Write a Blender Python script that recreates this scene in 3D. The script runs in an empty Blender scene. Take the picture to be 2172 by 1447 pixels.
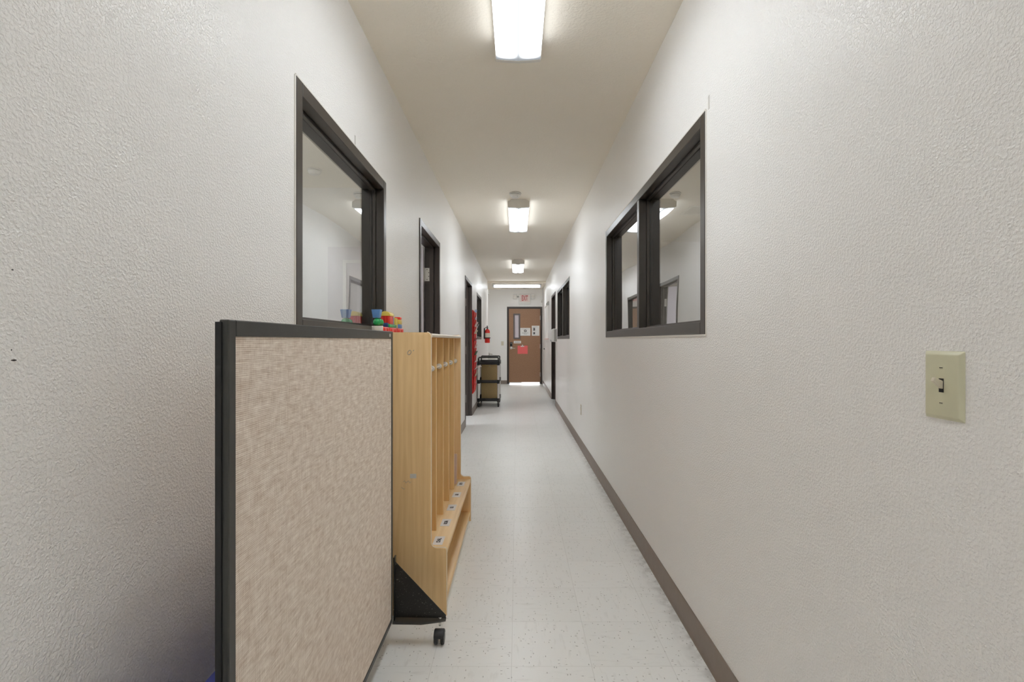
import bpy, bmesh, math, random
from mathutils import Vector, Matrix
random.seed(7)
PI = math.pi
SC = bpy.context.scene
COL = SC.collection
XL, XR = -0.752, 0.740          # corridor wall faces
CEIL = 2.755
YF = 14.40                      # far wall face

# ------------------------------------------------------------------ materials
def new_mat(name):
    m = bpy.data.materials.new(name); m.use_nodes = True
    nt = m.node_tree
    return m, nt, nt.nodes["Principled BSDF"]

def N(nt, typ, **kw):
    n = nt.nodes.new(typ)
    for k, v in kw.items():
        setattr(n, k, v)
    return n

def math_node(nt, op, a, b=None, clamp=False):
    n = nt.nodes.new("ShaderNodeMath"); n.operation = op; n.use_clamp = clamp
    for i, v in enumerate((a, b)):
        if v is None: continue
        if isinstance(v, (int, float)): n.inputs[i].default_value = v
        else: nt.links.new(v, n.inputs[i])
    return n.outputs[0]

def mixc(nt, fac, a, b, mode='MIX'):
    n = nt.nodes.new("ShaderNodeMix"); n.data_type = 'RGBA'; n.blend_type = mode
    for key, v in ((0, fac), (6, a), (7, b)):
        if isinstance(v, (int, float)): n.inputs[key].default_value = v
        elif isinstance(v, tuple): n.inputs[key].default_value = (*v[:3], 1)
        else: nt.links.new(v, n.inputs[key])
    return n.outputs[2]

def ramp(nt, val, lo, hi):
    n = nt.nodes.new("ShaderNodeMapRange"); n.clamp = True
    nt.links.new(val, n.inputs[0]); n.inputs[1].default_value = lo; n.inputs[2].default_value = hi
    return n.outputs[0]

def obj_coord(nt, scale=(1, 1, 1), kind="Object"):
    tc = nt.nodes.new("ShaderNodeTexCoord"); mp = nt.nodes.new("ShaderNodeMapping")
    nt.links.new(tc.outputs[kind], mp.inputs[0]); mp.inputs["Scale"].default_value = scale
    return mp.outputs[0]

def noise(nt, vec, scale, detail=2, rough=0.5, dist=0.0):
    n = nt.nodes.new("ShaderNodeTexNoise"); nt.links.new(vec, n.inputs["Vector"])
    n.inputs["Scale"].default_value = scale; n.inputs["Detail"].default_value = detail
    n.inputs["Roughness"].default_value = rough; n.inputs["Distortion"].default_value = dist
    return n.outputs["Fac"]

def bump(nt, bsdf, h, strength, dist):
    b = nt.nodes.new("ShaderNodeBump"); b.inputs["Strength"].default_value = strength
    b.inputs["Distance"].default_value = dist
    nt.links.new(h, b.inputs["Height"]); nt.links.new(b.outputs[0], bsdf.inputs["Normal"])

def plain(name, col, rough=0.5, metal=0.0, spec=0.5, var=0.0, vscale=30):
    m, nt, b = new_mat(name)
    b.inputs["Base Color"].default_value = (*col, 1); b.inputs["Roughness"].default_value = rough
    b.inputs["Metallic"].default_value = metal; b.inputs["Specular IOR Level"].default_value = spec
    f = noise(nt, obj_coord(nt), vscale, 3)
    v = var if var else 0.06
    c = mixc(nt, f, tuple(x * (1 - v) for x in col), tuple(min(1, x * (1 + v)) for x in col))
    nt.links.new(c, b.inputs["Base Color"])
    return m

def wall_paint(name, col, rough=0.30, spots=(), bstr=0.5, bscale=165):
    m, nt, b = new_mat(name)
    v = obj_coord(nt)
    big = noise(nt, v, 1.6, 3)
    c = mixc(nt, big, tuple(x * 0.975 for x in col), tuple(min(1, x * 1.02) for x in col))
    if spots:
        sep = N(nt, "ShaderNodeSeparateXYZ"); nt.links.new(v, sep.inputs[0])
        tot = None
        for (y, z, ry, rz) in spots:
            dy = math_node(nt, 'DIVIDE', math_node(nt, 'SUBTRACT', sep.outputs[1], y), ry)
            dz = math_node(nt, 'DIVIDE', math_node(nt, 'SUBTRACT', sep.outputs[2], z), rz)
            d = math_node(nt, 'ADD', math_node(nt, 'MULTIPLY', dy, dy), math_node(nt, 'MULTIPLY', dz, dz))
            s = math_node(nt, 'LESS_THAN', d, 1.0)
            tot = s if tot is None else math_node(nt, 'MAXIMUM', tot, s)
        c = mixc(nt, tot, c, (0.03, 0.028, 0.025))
    nt.links.new(c, b.inputs["Base Color"])
    b.inputs["Roughness"].default_value = rough; b.inputs["Specular IOR Level"].default_value = 0.62
    n1 = noise(nt, v, bscale, 2, 0.5)
    n2 = noise(nt, v, bscale * 2.3, 1, 0.5)
    h = math_node(nt, 'ADD', ramp(nt, n1, 0.42, 0.62), math_node(nt, 'MULTIPLY', n2, 0.35))
    bump(nt, b, h, bstr, 0.0025)
    return m

def wood(name, axis, c1, c2, seed=0.0):
    m, nt, b = new_mat(name)
    s = [16, 16, 16]; s[axis] = 1.3
    v = obj_coord(nt, tuple(s))
    mp = v.node; mp.inputs["Location"].default_value = (seed, seed * 1.7, seed * 0.6)
    n1 = noise(nt, v, 1.0, 5, 0.6, 1.2)
    w = N(nt, "ShaderNodeTexWave"); w.wave_type = 'RINGS'; w.rings_direction = 'XYZ'[axis]
    s2 = [5.0, 5.0, 5.0]; s2[axis] = 0.55
    v2 = obj_coord(nt, tuple(s2)); v2.node.inputs["Location"].default_value = (seed + 1.3, 2.1 + seed, seed)
    nt.links.new(v2, w.inputs["Vector"]); w.inputs["Scale"].default_value = 2.6
    w.inputs["Distortion"].default_value = 5.0; w.inputs["Detail"].default_value = 2
    s3 = [160, 160, 160]; s3[axis] = 4
    n3 = noise(nt, obj_coord(nt, tuple(s3)), 1.0, 2)
    f = math_node(nt, 'ADD', math_node(nt, 'MULTIPLY', n1, 0.75), math_node(nt, 'MULTIPLY', w.outputs["Fac"], 0.10))
    f = math_node(nt, 'ADD', f, math_node(nt, 'MULTIPLY', n3, 0.2))
    c = mixc(nt, ramp(nt, f, 0.22, 0.78), c1, c2)
    nt.links.new(c, b.inputs["Base Color"]); b.inputs["Roughness"].default_value = 0.38
    return m

def floor_mat():
    m, nt, b = new_mat("vinyl_tile")
    v = obj_coord(nt)
    sep = N(nt, "ShaderNodeSeparateXYZ"); nt.links.new(v, sep.inputs[0])
    T = 0.3048
    tx = math_node(nt, 'DIVIDE', math_node(nt, 'SUBTRACT', sep.outputs[0], -0.02 - 30 * T), T)
    ty = math_node(nt, 'DIVIDE', math_node(nt, 'SUBTRACT', sep.outputs[1], 1.919 - 30 * T), T)
    fx, fy = math_node(nt, 'FRACT', tx), math_node(nt, 'FRACT', ty)
    ix, iy = math_node(nt, 'FLOOR', tx), math_node(nt, 'FLOOR', ty)
    ex = math_node(nt, 'MINIMUM', fx, math_node(nt, 'SUBTRACT', 1.0, fx))
    ey = math_node(nt, 'MINIMUM', fy, math_node(nt, 'SUBTRACT', 1.0, fy))
    e = math_node(nt, 'MINIMUM', ex, ey)
    joint = math_node(nt, 'LESS_THAN', e, 0.0032)
    comb = N(nt, "ShaderNodeCombineXYZ"); nt.links.new(ix, comb.inputs[0]); nt.links.new(iy, comb.inputs[1])
    wn = N(nt, "ShaderNodeTexWhiteNoise"); nt.links.new(comb.outputs[0], wn.inputs["Vector"])
    base = mixc(nt, wn.outputs["Value"], (0.86, 0.87, 0.86), (0.885, 0.893, 0.885))
    cloud = noise(nt, v, 3.5, 4)
    base = mixc(nt, math_node(nt, 'MULTIPLY', cloud, 0.22), base, (0.78, 0.785, 0.765))
    par = math_node(nt, 'FRACT', math_node(nt, 'MULTIPLY', math_node(nt, 'ADD', ix, iy), 0.5))
    par = math_node(nt, 'GREATER_THAN', par, 0.25)
    # long soft streaks and short dark chips, turned a quarter turn on every other tile
    va, vb = obj_coord(nt, (1, 0.22, 1)), obj_coord(nt, (0.22, 1, 1))
    def pick(scale, det):
        a, c = noise(nt, va, scale, det), noise(nt, vb, scale, det)
        mx = nt.nodes.new("ShaderNodeMix"); mx.data_type = 'FLOAT'
        nt.links.new(par, mx.inputs[0]); nt.links.new(a, mx.inputs[2]); nt.links.new(c, mx.inputs[3])
        return mx.outputs[0]
    streak = ramp(nt, pick(55, 3), 0.57, 0.72)
    base = mixc(nt, math_node(nt, 'MULTIPLY', streak, 0.18), base, (0.42, 0.41, 0.385))
    vd = obj_coord(nt, (1, 0.33, 1)); ve = obj_coord(nt, (0.33, 1, 1))
    def chips(vec, scale, thr, dens):
        vo = N(nt, "ShaderNodeTexVoronoi"); vo.inputs["Scale"].default_value = scale
        nt.links.new(vec, vo.inputs["Vector"])
        near = math_node(nt, 'LESS_THAN', vo.outputs["Distance"], thr)
        sc = N(nt, "ShaderNodeSeparateColor"); nt.links.new(vo.outputs["Color"], sc.inputs[0])
        return math_node(nt, 'MULTIPLY', near, math_node(nt, 'GREATER_THAN', sc.outputs[0], dens))
    ch = math_node(nt, 'MAXIMUM', chips(vd, 105, 0.17, 0.72), chips(ve, 110, 0.17, 0.74))
    base = mixc(nt, math_node(nt, 'MULTIPLY', ch, 0.6), base, (0.16, 0.155, 0.14))
    base = mixc(nt, math_node(nt, 'MULTIPLY', joint, 0.26), base, (0.30, 0.295, 0.27))
    # grime trodden in along the right hand skirting
    g = ramp(nt, sep.outputs[0], 0.655, 0.74)
    gn = ramp(nt, noise(nt, v, 22, 4), 0.40, 0.62)
    gr = math_node(nt, 'MULTIPLY', math_node(nt, 'MULTIPLY', g, gn), 0.55)
    base = mixc(nt, gr, base, (0.30, 0.28, 0.25))
    nt.links.new(base, b.inputs["Base Color"])
    b.inputs["Roughness"].default_value = 0.30
    b.inputs["Specular IOR Level"].default_value = 0.45
    h = math_node(nt, 'MULTIPLY', noise(nt, v, 9, 2), 1.0)
    bump(nt, b, h, 0.12, 0.004)
    return m

def fabric_mat():
    m, nt, b = new_mat("tan_weave")
    f1 = noise(nt, obj_coord(nt, (1, 14, 420)), 1.0, 2, 0.6)
    f2 = noise(nt, obj_coord(nt, (1, 420, 20)), 1.0, 2, 0.6)
    f3 = noise(nt, obj_coord(nt, (1, 30, 60)), 1.0, 4, 0.65)
    wv = N(nt, "ShaderNodeTexWave"); wv.bands_direction = 'Z'; nt.links.new(obj_coord(nt), wv.inputs["Vector"])
    wv.inputs["Scale"].default_value = 84.0; wv.inputs["Distortion"].default_value = 0.6; wv.inputs["Detail"].default_value = 1
    f = math_node(nt, 'ADD', math_node(nt, 'MULTIPLY', f1, 0.34), math_node(nt, 'MULTIPLY', f2, 0.26))
    f = math_node(nt, 'ADD', f, math_node(nt, 'MULTIPLY', f3, 0.36))
    f = math_node(nt, 'ADD', f, math_node(nt, 'MULTIPLY', wv.outputs["Fac"], 0.11))
    c = mixc(nt, ramp(nt, f, 0.40, 0.69), (0.55, 0.42, 0.325), (0.97, 0.885, 0.79))
    nt.links.new(c, b.inputs["Base Color"]); b.inputs["Roughness"].default_value = 0.9
    b.inputs["Specular IOR Level"].default_value = 0.15
    bump(nt, b, f, 0.35, 0.0015)
    return m

def glass_mat():
    m = bpy.data.materials.new("window_glass"); m.use_nodes = True
    nt = m.node_tree; nt.nodes.clear()
    out = N(nt, "ShaderNodeOutputMaterial")
    g = N(nt, "ShaderNodeBsdfGlossy"); g.inputs["Roughness"].default_value = 0.0
    g.inputs["Color"].default_value = (0.86, 0.86, 0.86, 1)
    t = N(nt, "ShaderNodeBsdfTransparent"); t.inputs["Color"].default_value = (0.9, 0.92, 0.91, 1)
    fr = N(nt, "ShaderNodeFresnel"); fr.inputs["IOR"].default_value = 2.0
    v = obj_coord(nt)
    bp = N(nt, "ShaderNodeBump"); bp.inputs["Strength"].default_value = 1.0; bp.inputs["Distance"].default_value = 0.0026
    nt.links.new(noise(nt, v, 1.8, 0), bp.inputs["Height"])
    nt.links.new(bp.outputs[0], g.inputs["Normal"])
    fac = math_node(nt, 'MINIMUM', math_node(nt, 'MULTIPLY', fr.outputs[0], 2.4), 0.92)
    geo = N(nt, "ShaderNodeNewGeometry")
    fac = math_node(nt, 'MULTIPLY', fac, math_node(nt, 'SUBTRACT', 1.0, geo.outputs["Backfacing"]))
    mx = N(nt, "ShaderNodeMixShader"); nt.links.new(fac, mx.inputs[0])
    nt.links.new(t.outputs[0], mx.inputs[1]); nt.links.new(g.outputs[0], mx.inputs[2])
    nt.links.new(mx.outputs[0], out.inputs[0])
    return m

TUBE = 12.5
def lens_mat():
    # ribbed diffuser lit by two tubes: bright above each tube, duller between them and at the very ends
    m = bpy.data.materials.new("lamp_diffuser"); m.use_nodes = True
    nt = m.node_tree; nt.nodes.clear()
    out = N(nt, "ShaderNodeOutputMaterial"); em = N(nt, "ShaderNodeEmission")
    em.inputs["Color"].default_value = (0.95, 1.0, 1.045, 1)
    sep = N(nt, "ShaderNodeSeparateXYZ"); nt.links.new(obj_coord(nt), sep.inputs[0])
    ax = math_node(nt, 'ABSOLUTE', sep.outputs[0])
    d = math_node(nt, 'DIVIDE', math_node(nt, 'SUBTRACT', ax, 0.060), 0.030)
    f = math_node(nt, 'POWER', 2.718, math_node(nt, 'MULTIPLY', math_node(nt, 'MULTIPLY', d, d), -1.0))
    side = math_node(nt, 'MULTIPLY', math_node(nt, 'GREATER_THAN', ax, 0.1115), 0.18)
    f = math_node(nt, 'MAXIMUM', f, side)
    ay = math_node(nt, 'ABSOLUTE', sep.outputs[1])
    mr = N(nt, "ShaderNodeMapRange"); mr.clamp = True; mr.interpolation_type = 'SMOOTHSTEP'
    nt.links.new(ay, mr.inputs[0]); mr.inputs[1].default_value = 0.605; mr.inputs[2].default_value = 0.535
    s = math_node(nt, 'ADD', math_node(nt, 'MULTIPLY', math_node(nt, 'MULTIPLY', f, mr.outputs[0]), TUBE), 0.17)
    nt.links.new(s, em.inputs["Strength"]); nt.links.new(em.outputs[0], out.inputs[0])
    return m

M = {}
PAINT = (0.905, 0.890, 0.868)
M['wall'] = wall_paint("wall_paint", PAINT)
M['wall_marked'] = wall_paint("wall_paint_marked", PAINT, spots=(
    (0.754, 1.2105, 0.0045, 0.0013), (0.752, 1.3455, 0.0018, 0.0013), (0.7505, 1.226, 0.001, 0.0012)))
M['room'] = wall_paint("room_paint", (0.78, 0.78, 0.78))
M['ceil'] = wall_paint("ceiling_paint", (0.86, 0.80, 0.70), rough=0.6, bstr=0.3, bscale=80)
M['floor'] = floor_mat()
M['bronze'] = plain("bronze_paint", (0.048, 0.039, 0.031), 0.34, 0.0, 0.6, 0.12, 40)
M['door_frame'] = plain("brown_door_frame", (0.040, 0.027, 0.022), 0.33, 0.0, 0.6, 0.12, 40)
M['base'] = plain("vinyl_skirting", (0.235, 0.19, 0.16), 0.42, 0, 0.5, 0.12, 18)
M['glass'] = glass_mat()
M['lens'] = lens_mat()
M['lamp_white'] = plain("lamp_enamel", (0.74, 0.71, 0.66), 0.4)
M['white_plastic'] = plain("white_plastic", (0.78, 0.77, 0.74), 0.4)
M['grey_plastic'] = plain("grey_plastic", (0.42, 0.42, 0.40), 0.4)
M['ivory'] = plain("ivory_plastic", (0.63, 0.61, 0.44), 0.33)
M['ivory_light'] = plain("pale_ivory", (0.68, 0.62, 0.50), 0.35)
M['black'] = plain("black_plastic", (0.018, 0.018, 0.018), 0.42)
M['hole'] = plain("dark_slot", (0.02, 0.018, 0.015), 0.8)
M['panel_frame'] = plain("grey_black_frame", (0.052, 0.051, 0.046), 0.42, 0, 0.5, 0.2, 25)
M['fabric'] = fabric_mat()
def speck_black():
    m, nt, b = new_mat("speckled_black_steel")
    f = ramp(nt, noise(nt, obj_coord(nt), 170, 2), 0.66, 0.74)
    nt.links.new(mixc(nt, f, (0.017, 0.015, 0.012), (0.20, 0.19, 0.17)), b.inputs["Base Color"])
    b.inputs["Roughness"].default_value = 0.38
    return m
M['steel_black'] = speck_black()
M['maple_v'] = wood("maple_upright", 2, (0.71, 0.45, 0.195), (0.93, 0.675, 0.365))
M['maple_v2'] = wood("maple_divider", 2, (0.66, 0.42, 0.165), (0.88, 0.63, 0.31), 3.1)
M['maple_h'] = wood("maple_board", 1, (0.72, 0.475, 0.20), (0.92, 0.68, 0.36), 5.2)
M['maple_edge'] = plain("pale_edge_band", (0.78, 0.69, 0.56), 0.3)
M['birch'] = plain("pale_turned_wood", (0.80, 0.71, 0.58), 0.35)
M['red'] = plain("red_toy_plastic", (0.78, 0.045, 0.03), 0.3)
M['blue'] = plain("blue_toy_plastic", (0.15, 0.34, 0.74), 0.3)
M['navy'] = plain("dark_blue_toy_plastic", (0.04, 0.10, 0.27), 0.3)
M['green'] = plain("green_toy_plastic", (0.02, 0.42, 0.12), 0.25)
M['yellow'] = plain("yellow_toy_plastic", (0.78, 0.62, 0.12), 0.3)
M['chart_red'] = plain("red_nylon", (0.72, 0.018, 0.012), 0.55)
M['paper'] = plain("white_paper", (0.80, 0.79, 0.77), 0.8)
M['ink'] = plain("printing_ink", (0.05, 0.05, 0.05), 0.8)
M['ink_grey'] = plain("faded_ink", (0.32, 0.32, 0.32), 0.8)
M['chrome'] = plain("satin_chrome", (0.62, 0.60, 0.57), 0.25, 1.0)
M['alu'] = plain("aluminium_tube", (0.76, 0.75, 0.73), 0.38, 0.1)
M['card'] = plain("brown_cardboard", (0.76, 0.57, 0.29), 0.8, 0, 0.2, 0.14, 60)
def laminate():
    m, nt, b = new_mat("brown_door_laminate")
    f = noise(nt, obj_coord(nt, (1, 1, 0.5)), 70, 3, 0.7)
    nt.links.new(mixc(nt, f, (0.25, 0.132, 0.07), (0.42, 0.24, 0.14)), b.inputs["Base Color"])
    b.inputs["Roughness"].default_value = 0.5
    return m
M['laminate'] = laminate()
M['dark_leaf'] = plain("dark_brown_door", (0.06, 0.04, 0.03), 0.5)
M['leaf_pale'] = plain("pale_lavender_door", (0.56, 0.53, 0.57), 0.45)
M['lit_pane'] = plain("daylight_lavender_pane", (0.62, 0.56, 0.60), 0.3)  # flat lavender colour stands in for daylight behind the exit door glass
M['lite_frame'] = plain("grey_brown_lite_frame", (0.14, 0.118, 0.115), 0.4)
M['hinge'] = plain("satin_hinge_steel", (0.66, 0.64, 0.60), 0.35, 0.35)
M['exit_face'] = plain("exit_sign_face", (0.82, 0.70, 0.66), 0.4)  # pinkish tint puts a backlit glow into the face colour
M['exit_red'] = plain("exit_red", (0.50, 0.035, 0.03), 0.4)
M['ext_red'] = plain("extinguisher_red", (0.68, 0.03, 0.02), 0.28)
M['ext_label'] = plain("extinguisher_label", (0.72, 0.66, 0.55), 0.5)
M['pink_red'] = plain("coral_red_paper", (0.85, 0.16, 0.155), 0.7)
M['mat_blue'] = plain("blue_vinyl", (0.05, 0.07, 0.33), 0.4)
M['pale_pink'] = plain("pale_pink_card", (0.66, 0.50, 0.42), 0.7)
M['concrete'] = plain("outdoor_concrete", (0.70, 0.69, 0.67), 0.9)
M['caulk'] = plain("white_caulk", (0.78, 0.75, 0.70), 0.6)
M['tape'] = plain("grey_adhesive", (0.60, 0.575, 0.54), 0.5)
M['wheel'] = plain("dark_rubber", (0.03, 0.03, 0.032), 0.5)
M['white_blind'] = plain("white_shade_cloth", (0.84, 0.82, 0.80), 0.6)
for nm, c in dict(sky=(0.32, 0.46, 0.72), lilac=(0.62, 0.58, 0.72), pink=(0.78, 0.45, 0.42), cream=(0.78, 0.68, 0.45),
                  maroon=(0.35, 0.03, 0.05), forest=(0.05, 0.13, 0.06), tan=(0.55, 0.42, 0.28), rose=(0.74, 0.52, 0.48)).items():
    M['p_' + nm] = plain("paper_" + nm, c, 0.7)

# ------------------------------------------------------------------ geometry helpers
class B:
    def __init__(s): s.bm = bmesh.new()
    def _bev(s, geom, bev, seg):
        if bev > 0:
            es = [e for e in {e for v in geom for e in v.link_edges}]
            bmesh.ops.bevel(s.bm, geom=es, offset=bev, segments=seg, profile=0.5, affect='EDGES', clamp_overlap=True)
    def box(s, x0, y0, z0, x1, y1, z1, bev=0, seg=2, rot=None, piv=None):
        r = bmesh.ops.create_cube(s.bm, size=1.0)['verts']
        c = Vector(((x0 + x1) / 2, (y0 + y1) / 2, (z0 + z1) / 2))
        for v in r:
            v.co = Vector((v.co.x * abs(x1 - x0), v.co.y * abs(y1 - y0), v.co.z * abs(z1 - z0))) + c
            if rot is not None:
                p = Vector(piv) if piv is not None else c
                v.co = rot @ (v.co - p) + p
        s._bev(r, bev, seg)
        return s
    def prism(s, pts, axis, a0, a1, bev=0, seg=2):
        """polygon pts extruded along axis; pts are (x,z) for axis 1, (y,z) for axis 0, (x,y) for axis 2"""
        def mk(p, a):
            if axis == 1: return (p[0], a, p[1])
            if axis == 0: return (a, p[0], p[1])
            return (p[0], p[1], a)
        A = [s.bm.verts.new(mk(p, a0)) for p in pts]; Bv = [s.bm.verts.new(mk(p, a1)) for p in pts]
        n = len(pts)
        fs = [s.bm.faces.new(A), s.bm.faces.new(Bv[::-1])]
        for i in range(n):
            fs.append(s.bm.faces.new((A[(i + 1) % n], A[i], Bv[i], Bv[(i + 1) % n])))
        if bev > 0:
            es = {e for f in fs[:2] for e in f.edges}
            bmesh.ops.bevel(s.bm, geom=list(es), offset=bev, segments=seg, profile=0.5, affect='EDGES', clamp_overlap=True)
        return s
    def tube(s, pts, r, seg=10, cap=True):
        pts = [Vector(p) for p in pts]; rs = r if isinstance(r, (list, tuple)) else [r] * len(pts)
        rings = []; prev = None
        for i, p in enumerate(pts):
            t = (pts[min(i + 1, len(pts) - 1)] - pts[max(i - 1, 0)]).normalized()
            if prev is None:
                u = t.orthogonal().normalized()
            else:
                u = (prev - t * prev.dot(t)).normalized()
            prev = u; w = t.cross(u)
            rings.append([s.bm.verts.new(p + rs[i] * (u * math.cos(2 * PI * k / seg) + w * math.sin(2 * PI * k / seg))) for k in range(seg)])
        for a, b in zip(rings, rings[1:]):
            for k in range(seg):
                s.bm.faces.new((a[k], a[(k + 1) % seg], b[(k + 1) % seg], b[k]))
        if cap:
            s.bm.faces.new(rings[0][::-1]); s.bm.faces.new(rings[-1])
        return s
    def lathe(s, prof, c, axis=2, seg=24):
        c = Vector(c); rings = []
        for (r, h) in prof:
            ring = []
            for k in range(seg):
                a = 2 * PI * k / seg; u, v = r * math.cos(a), r * math.sin(a)
                p = {2: (u, v, h), 1: (v, h, u), 0: (h, u, v)}[axis]
                ring.append(s.bm.verts.new(c + Vector(p)))
            rings.append(ring)
        for a, b in zip(rings, rings[1:]):
            for k in range(seg):
                s.bm.faces.new((a[k], a[(k + 1) % seg], b[(k + 1) % seg], b[k]))
        s.bm.faces.new(rings[0][::-1]); s.bm.faces.new(rings[-1])
        return s
    def ball(s, c, r, sc=(1, 1, 1), seg=20):
        vs = bmesh.ops.create_uvsphere(s.bm, u_segments=seg, v_segments=seg // 2, radius=r)['verts']
        for v in vs: v.co = Vector((v.co.x * sc[0], v.co.y * sc[1], v.co.z * sc[2])) + Vector(c)
        return s

ORG = {}
def props(o, label=None, cat=None, group=None, kind=None):
    if label: o['label'] = label
    if cat: o['category'] = cat
    if group: o['group'] = group
    if kind: o['kind'] = kind
    return o

def thing(name, loc, label=None, cat=None, group=None, kind=None):
    o = bpy.data.objects.new(name, None); COL.objects.link(o); o.location = loc
    o.empty_display_size = 0.05
    ORG[o] = Vector(loc)
    return props(o, label, cat, group, kind)

def make(name, b, mat, parent=None, at=None, label=None, cat=None, group=None, kind=None, ang=35):
    """turn the world-space bmesh b into an object; its origin is the parent's origin, or 'at'"""
    bm = b.bm
    bmesh.ops.recalc_face_normals(bm, faces=bm.faces)
    lim = math.radians(ang)
    for f in bm.faces: f.smooth = True
    for e in bm.edges:
        e.smooth = len(e.link_faces) == 2 and e.calc_face_angle(10) < lim
    org = ORG[parent] if parent is not None else Vector(at if at is not None else (0, 0, 0))
    for v in bm.verts: v.co -= org
    me = bpy.data.meshes.new(name); bm.to_mesh(me); bm.free()
    me.materials.append(mat)
    o = bpy.data.objects.new(name, me); COL.objects.link(o)
    if parent is not None: o.parent = parent
    else: o.location = org
    ORG[o] = org
    return props(o, label, cat, group, kind)

def copy_tree(o, parent=None):
    c = o.copy(); COL.objects.link(c)
    if parent is not None: c.parent = parent
    for ch in list(o.children): copy_tree(ch, c)
    return c

def text(name, body, size, mat, org, right, up, parent, sx=1.0, extr=0.0004, bold=0.0):
    cu = bpy.data.curves.new(name, 'FONT'); cu.body = body; cu.size = size
    cu.align_x = 'CENTER'; cu.align_y = 'CENTER'; cu.extrude = extr; cu.offset = bold
    cu.resolution_u = 4
    tmp = bpy.data.objects.new(name + "_tmp", cu); COL.objects.link(tmp)
    dg = bpy.context.evaluated_depsgraph_get()
    me = bpy.data.meshes.new_from_object(tmp.evaluated_get(dg))
    bpy.data.objects.remove(tmp); me.name = name
    R, U = Vector(right), Vector(up); Nn = R.cross(U); o0 = Vector(org) - ORG[parent]
    ys = [v.co.y for v in me.vertices]; my = (min(ys) + max(ys)) / 2
    for v in me.vertices:
        p = v.co.copy(); v.co = o0 + R * (p.x * sx) + U * (p.y - my) + Nn * p.z
    me.materials.clear(); me.materials.append(mat)
    o = bpy.data.objects.new(name, me); COL.objects.link(o); o.parent = parent
    ORG[o] = ORG[parent]
    return o

# ------------------------------------------------------------------ room shell
def wall_y(name, x0, x1, y0, y1, z1, openings, mat):
    """wall running along Y with rectangular openings (ya, yb, za, zb)"""
    b = B(); y = y0
    for (ya, yb, za, zb) in sorted(openings):
        if ya > y: b.box(x0, y, 0, x1, ya, z1)
        if za > 0: b.box(x0, ya, 0, x1, yb, za)
        if zb < z1: b.box(x0, ya, zb, x1, yb, z1)
        y = yb
    if y < y1: b.box(x0, y, 0, x1, y1, z1)
    return make(name, b, mat, kind='structure')

WZ0, WZ1, DZ = 1.265, 2.14, 2.185
L_WIN1, L_DOOR1, L_DOOR2, L_WIN2 = (1.708, 2.88), (3.88, 4.89), (7.30, 8.37), (9.40, 10.62)
R_WIN1, R_WIN2, R_DOOR = (1.972, 4.178), (7.06, 9.17), (9.68, 10.73)
WT = 0.12
YN = -4.0
wall_y("wall_left", XL - WT, XL, YN, 13.05, CEIL + 0.02,
       [(*L_WIN1, WZ0, WZ1), (*L_DOOR1, 0, DZ), (*L_DOOR2, 0, DZ), (*L_WIN2, WZ0, WZ1)], M['wall_marked'])
wall_y("wall_right", XR, XR + WT, YN, YF + 0.05, CEIL + 0.02,
       [(*R_WIN1, WZ0, WZ1), (*R_WIN2, WZ0, WZ1), (*R_DOOR, 0, DZ)], M['wall'])
DX0, DX1, DTOP = -0.283, 0.722, 2.205
b = B(); b.box(-2.0, YF, 0, DX0, YF + 0.15, CEIL); b.box(DX1, YF, 0, XR + 0.15, YF + 0.15, CEIL); b.box(DX0, YF, DTOP, DX1, YF + 0.15, CEIL)
make("wall_far", b, M['wall'], kind='structure')
make("wall_near", B().box(XL - 0.2, YN - 0.1, 0, XR + 0.2, YN, CEIL + 0.02), M['wall'], kind='structure')
make("floor", B().box(-3.8, YN - 0.1, -0.12, 3.8, YF + 0.15, 0), M['floor'], kind='structure')
b = B(); b.box(-3.8, YN - 0.1, CEIL, 3.8, 12.87, CEIL + 0.12); b.box(-3.8, 12.87, CEIL - 0.05, 3.8, YF + 0.15, CEIL + 0.12)
make("ceiling", b, M['ceil'], kind='structure')
# rooms on the other side of the glass
H = CEIL + 0.02
make("wall_left_room", B().box(-3.75, YN, 0, -3.6, YF + 0.15, H), M['room'], kind='structure')
make("wall_left_room_back", B().box(-3.6, 5.00, 0, XL - WT, 5.10, H), M['room'], kind='structure')
make("wall_left_room_front", B().box(-3.6, 0.2, 0, XL - WT, 0.3, H), M['room'], kind='structure')
make("wall_alcove_front", B().box(-3.6, 12.93, 0, XL - WT, 13.05, H), M['wall'], kind='structure')
make("wall_alcove_left", B().box(-2.1, 13.05, 0, -1.95, YF + 0.15, H), M['wall'], kind='structure')
make("wall_right_room", B().box(3.6, YN, 0, 3.75, YF + 0.15, H), M['room'], kind='structure')
make("wall_right_room_back", B().box(XR + WT, 7.74, 0, 3.6, 7.84, H), M['wall'], kind='structure')
make("wall_right_room_front", B().box(XR + WT, 0.2, 0, 3.6, 0.3, H), M['room'], kind='structure')
make("wall_right_store_back", B().box(XR + WT, 11.3, 0, 3.6, 11.4, H), M['room'], kind='structure')

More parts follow.
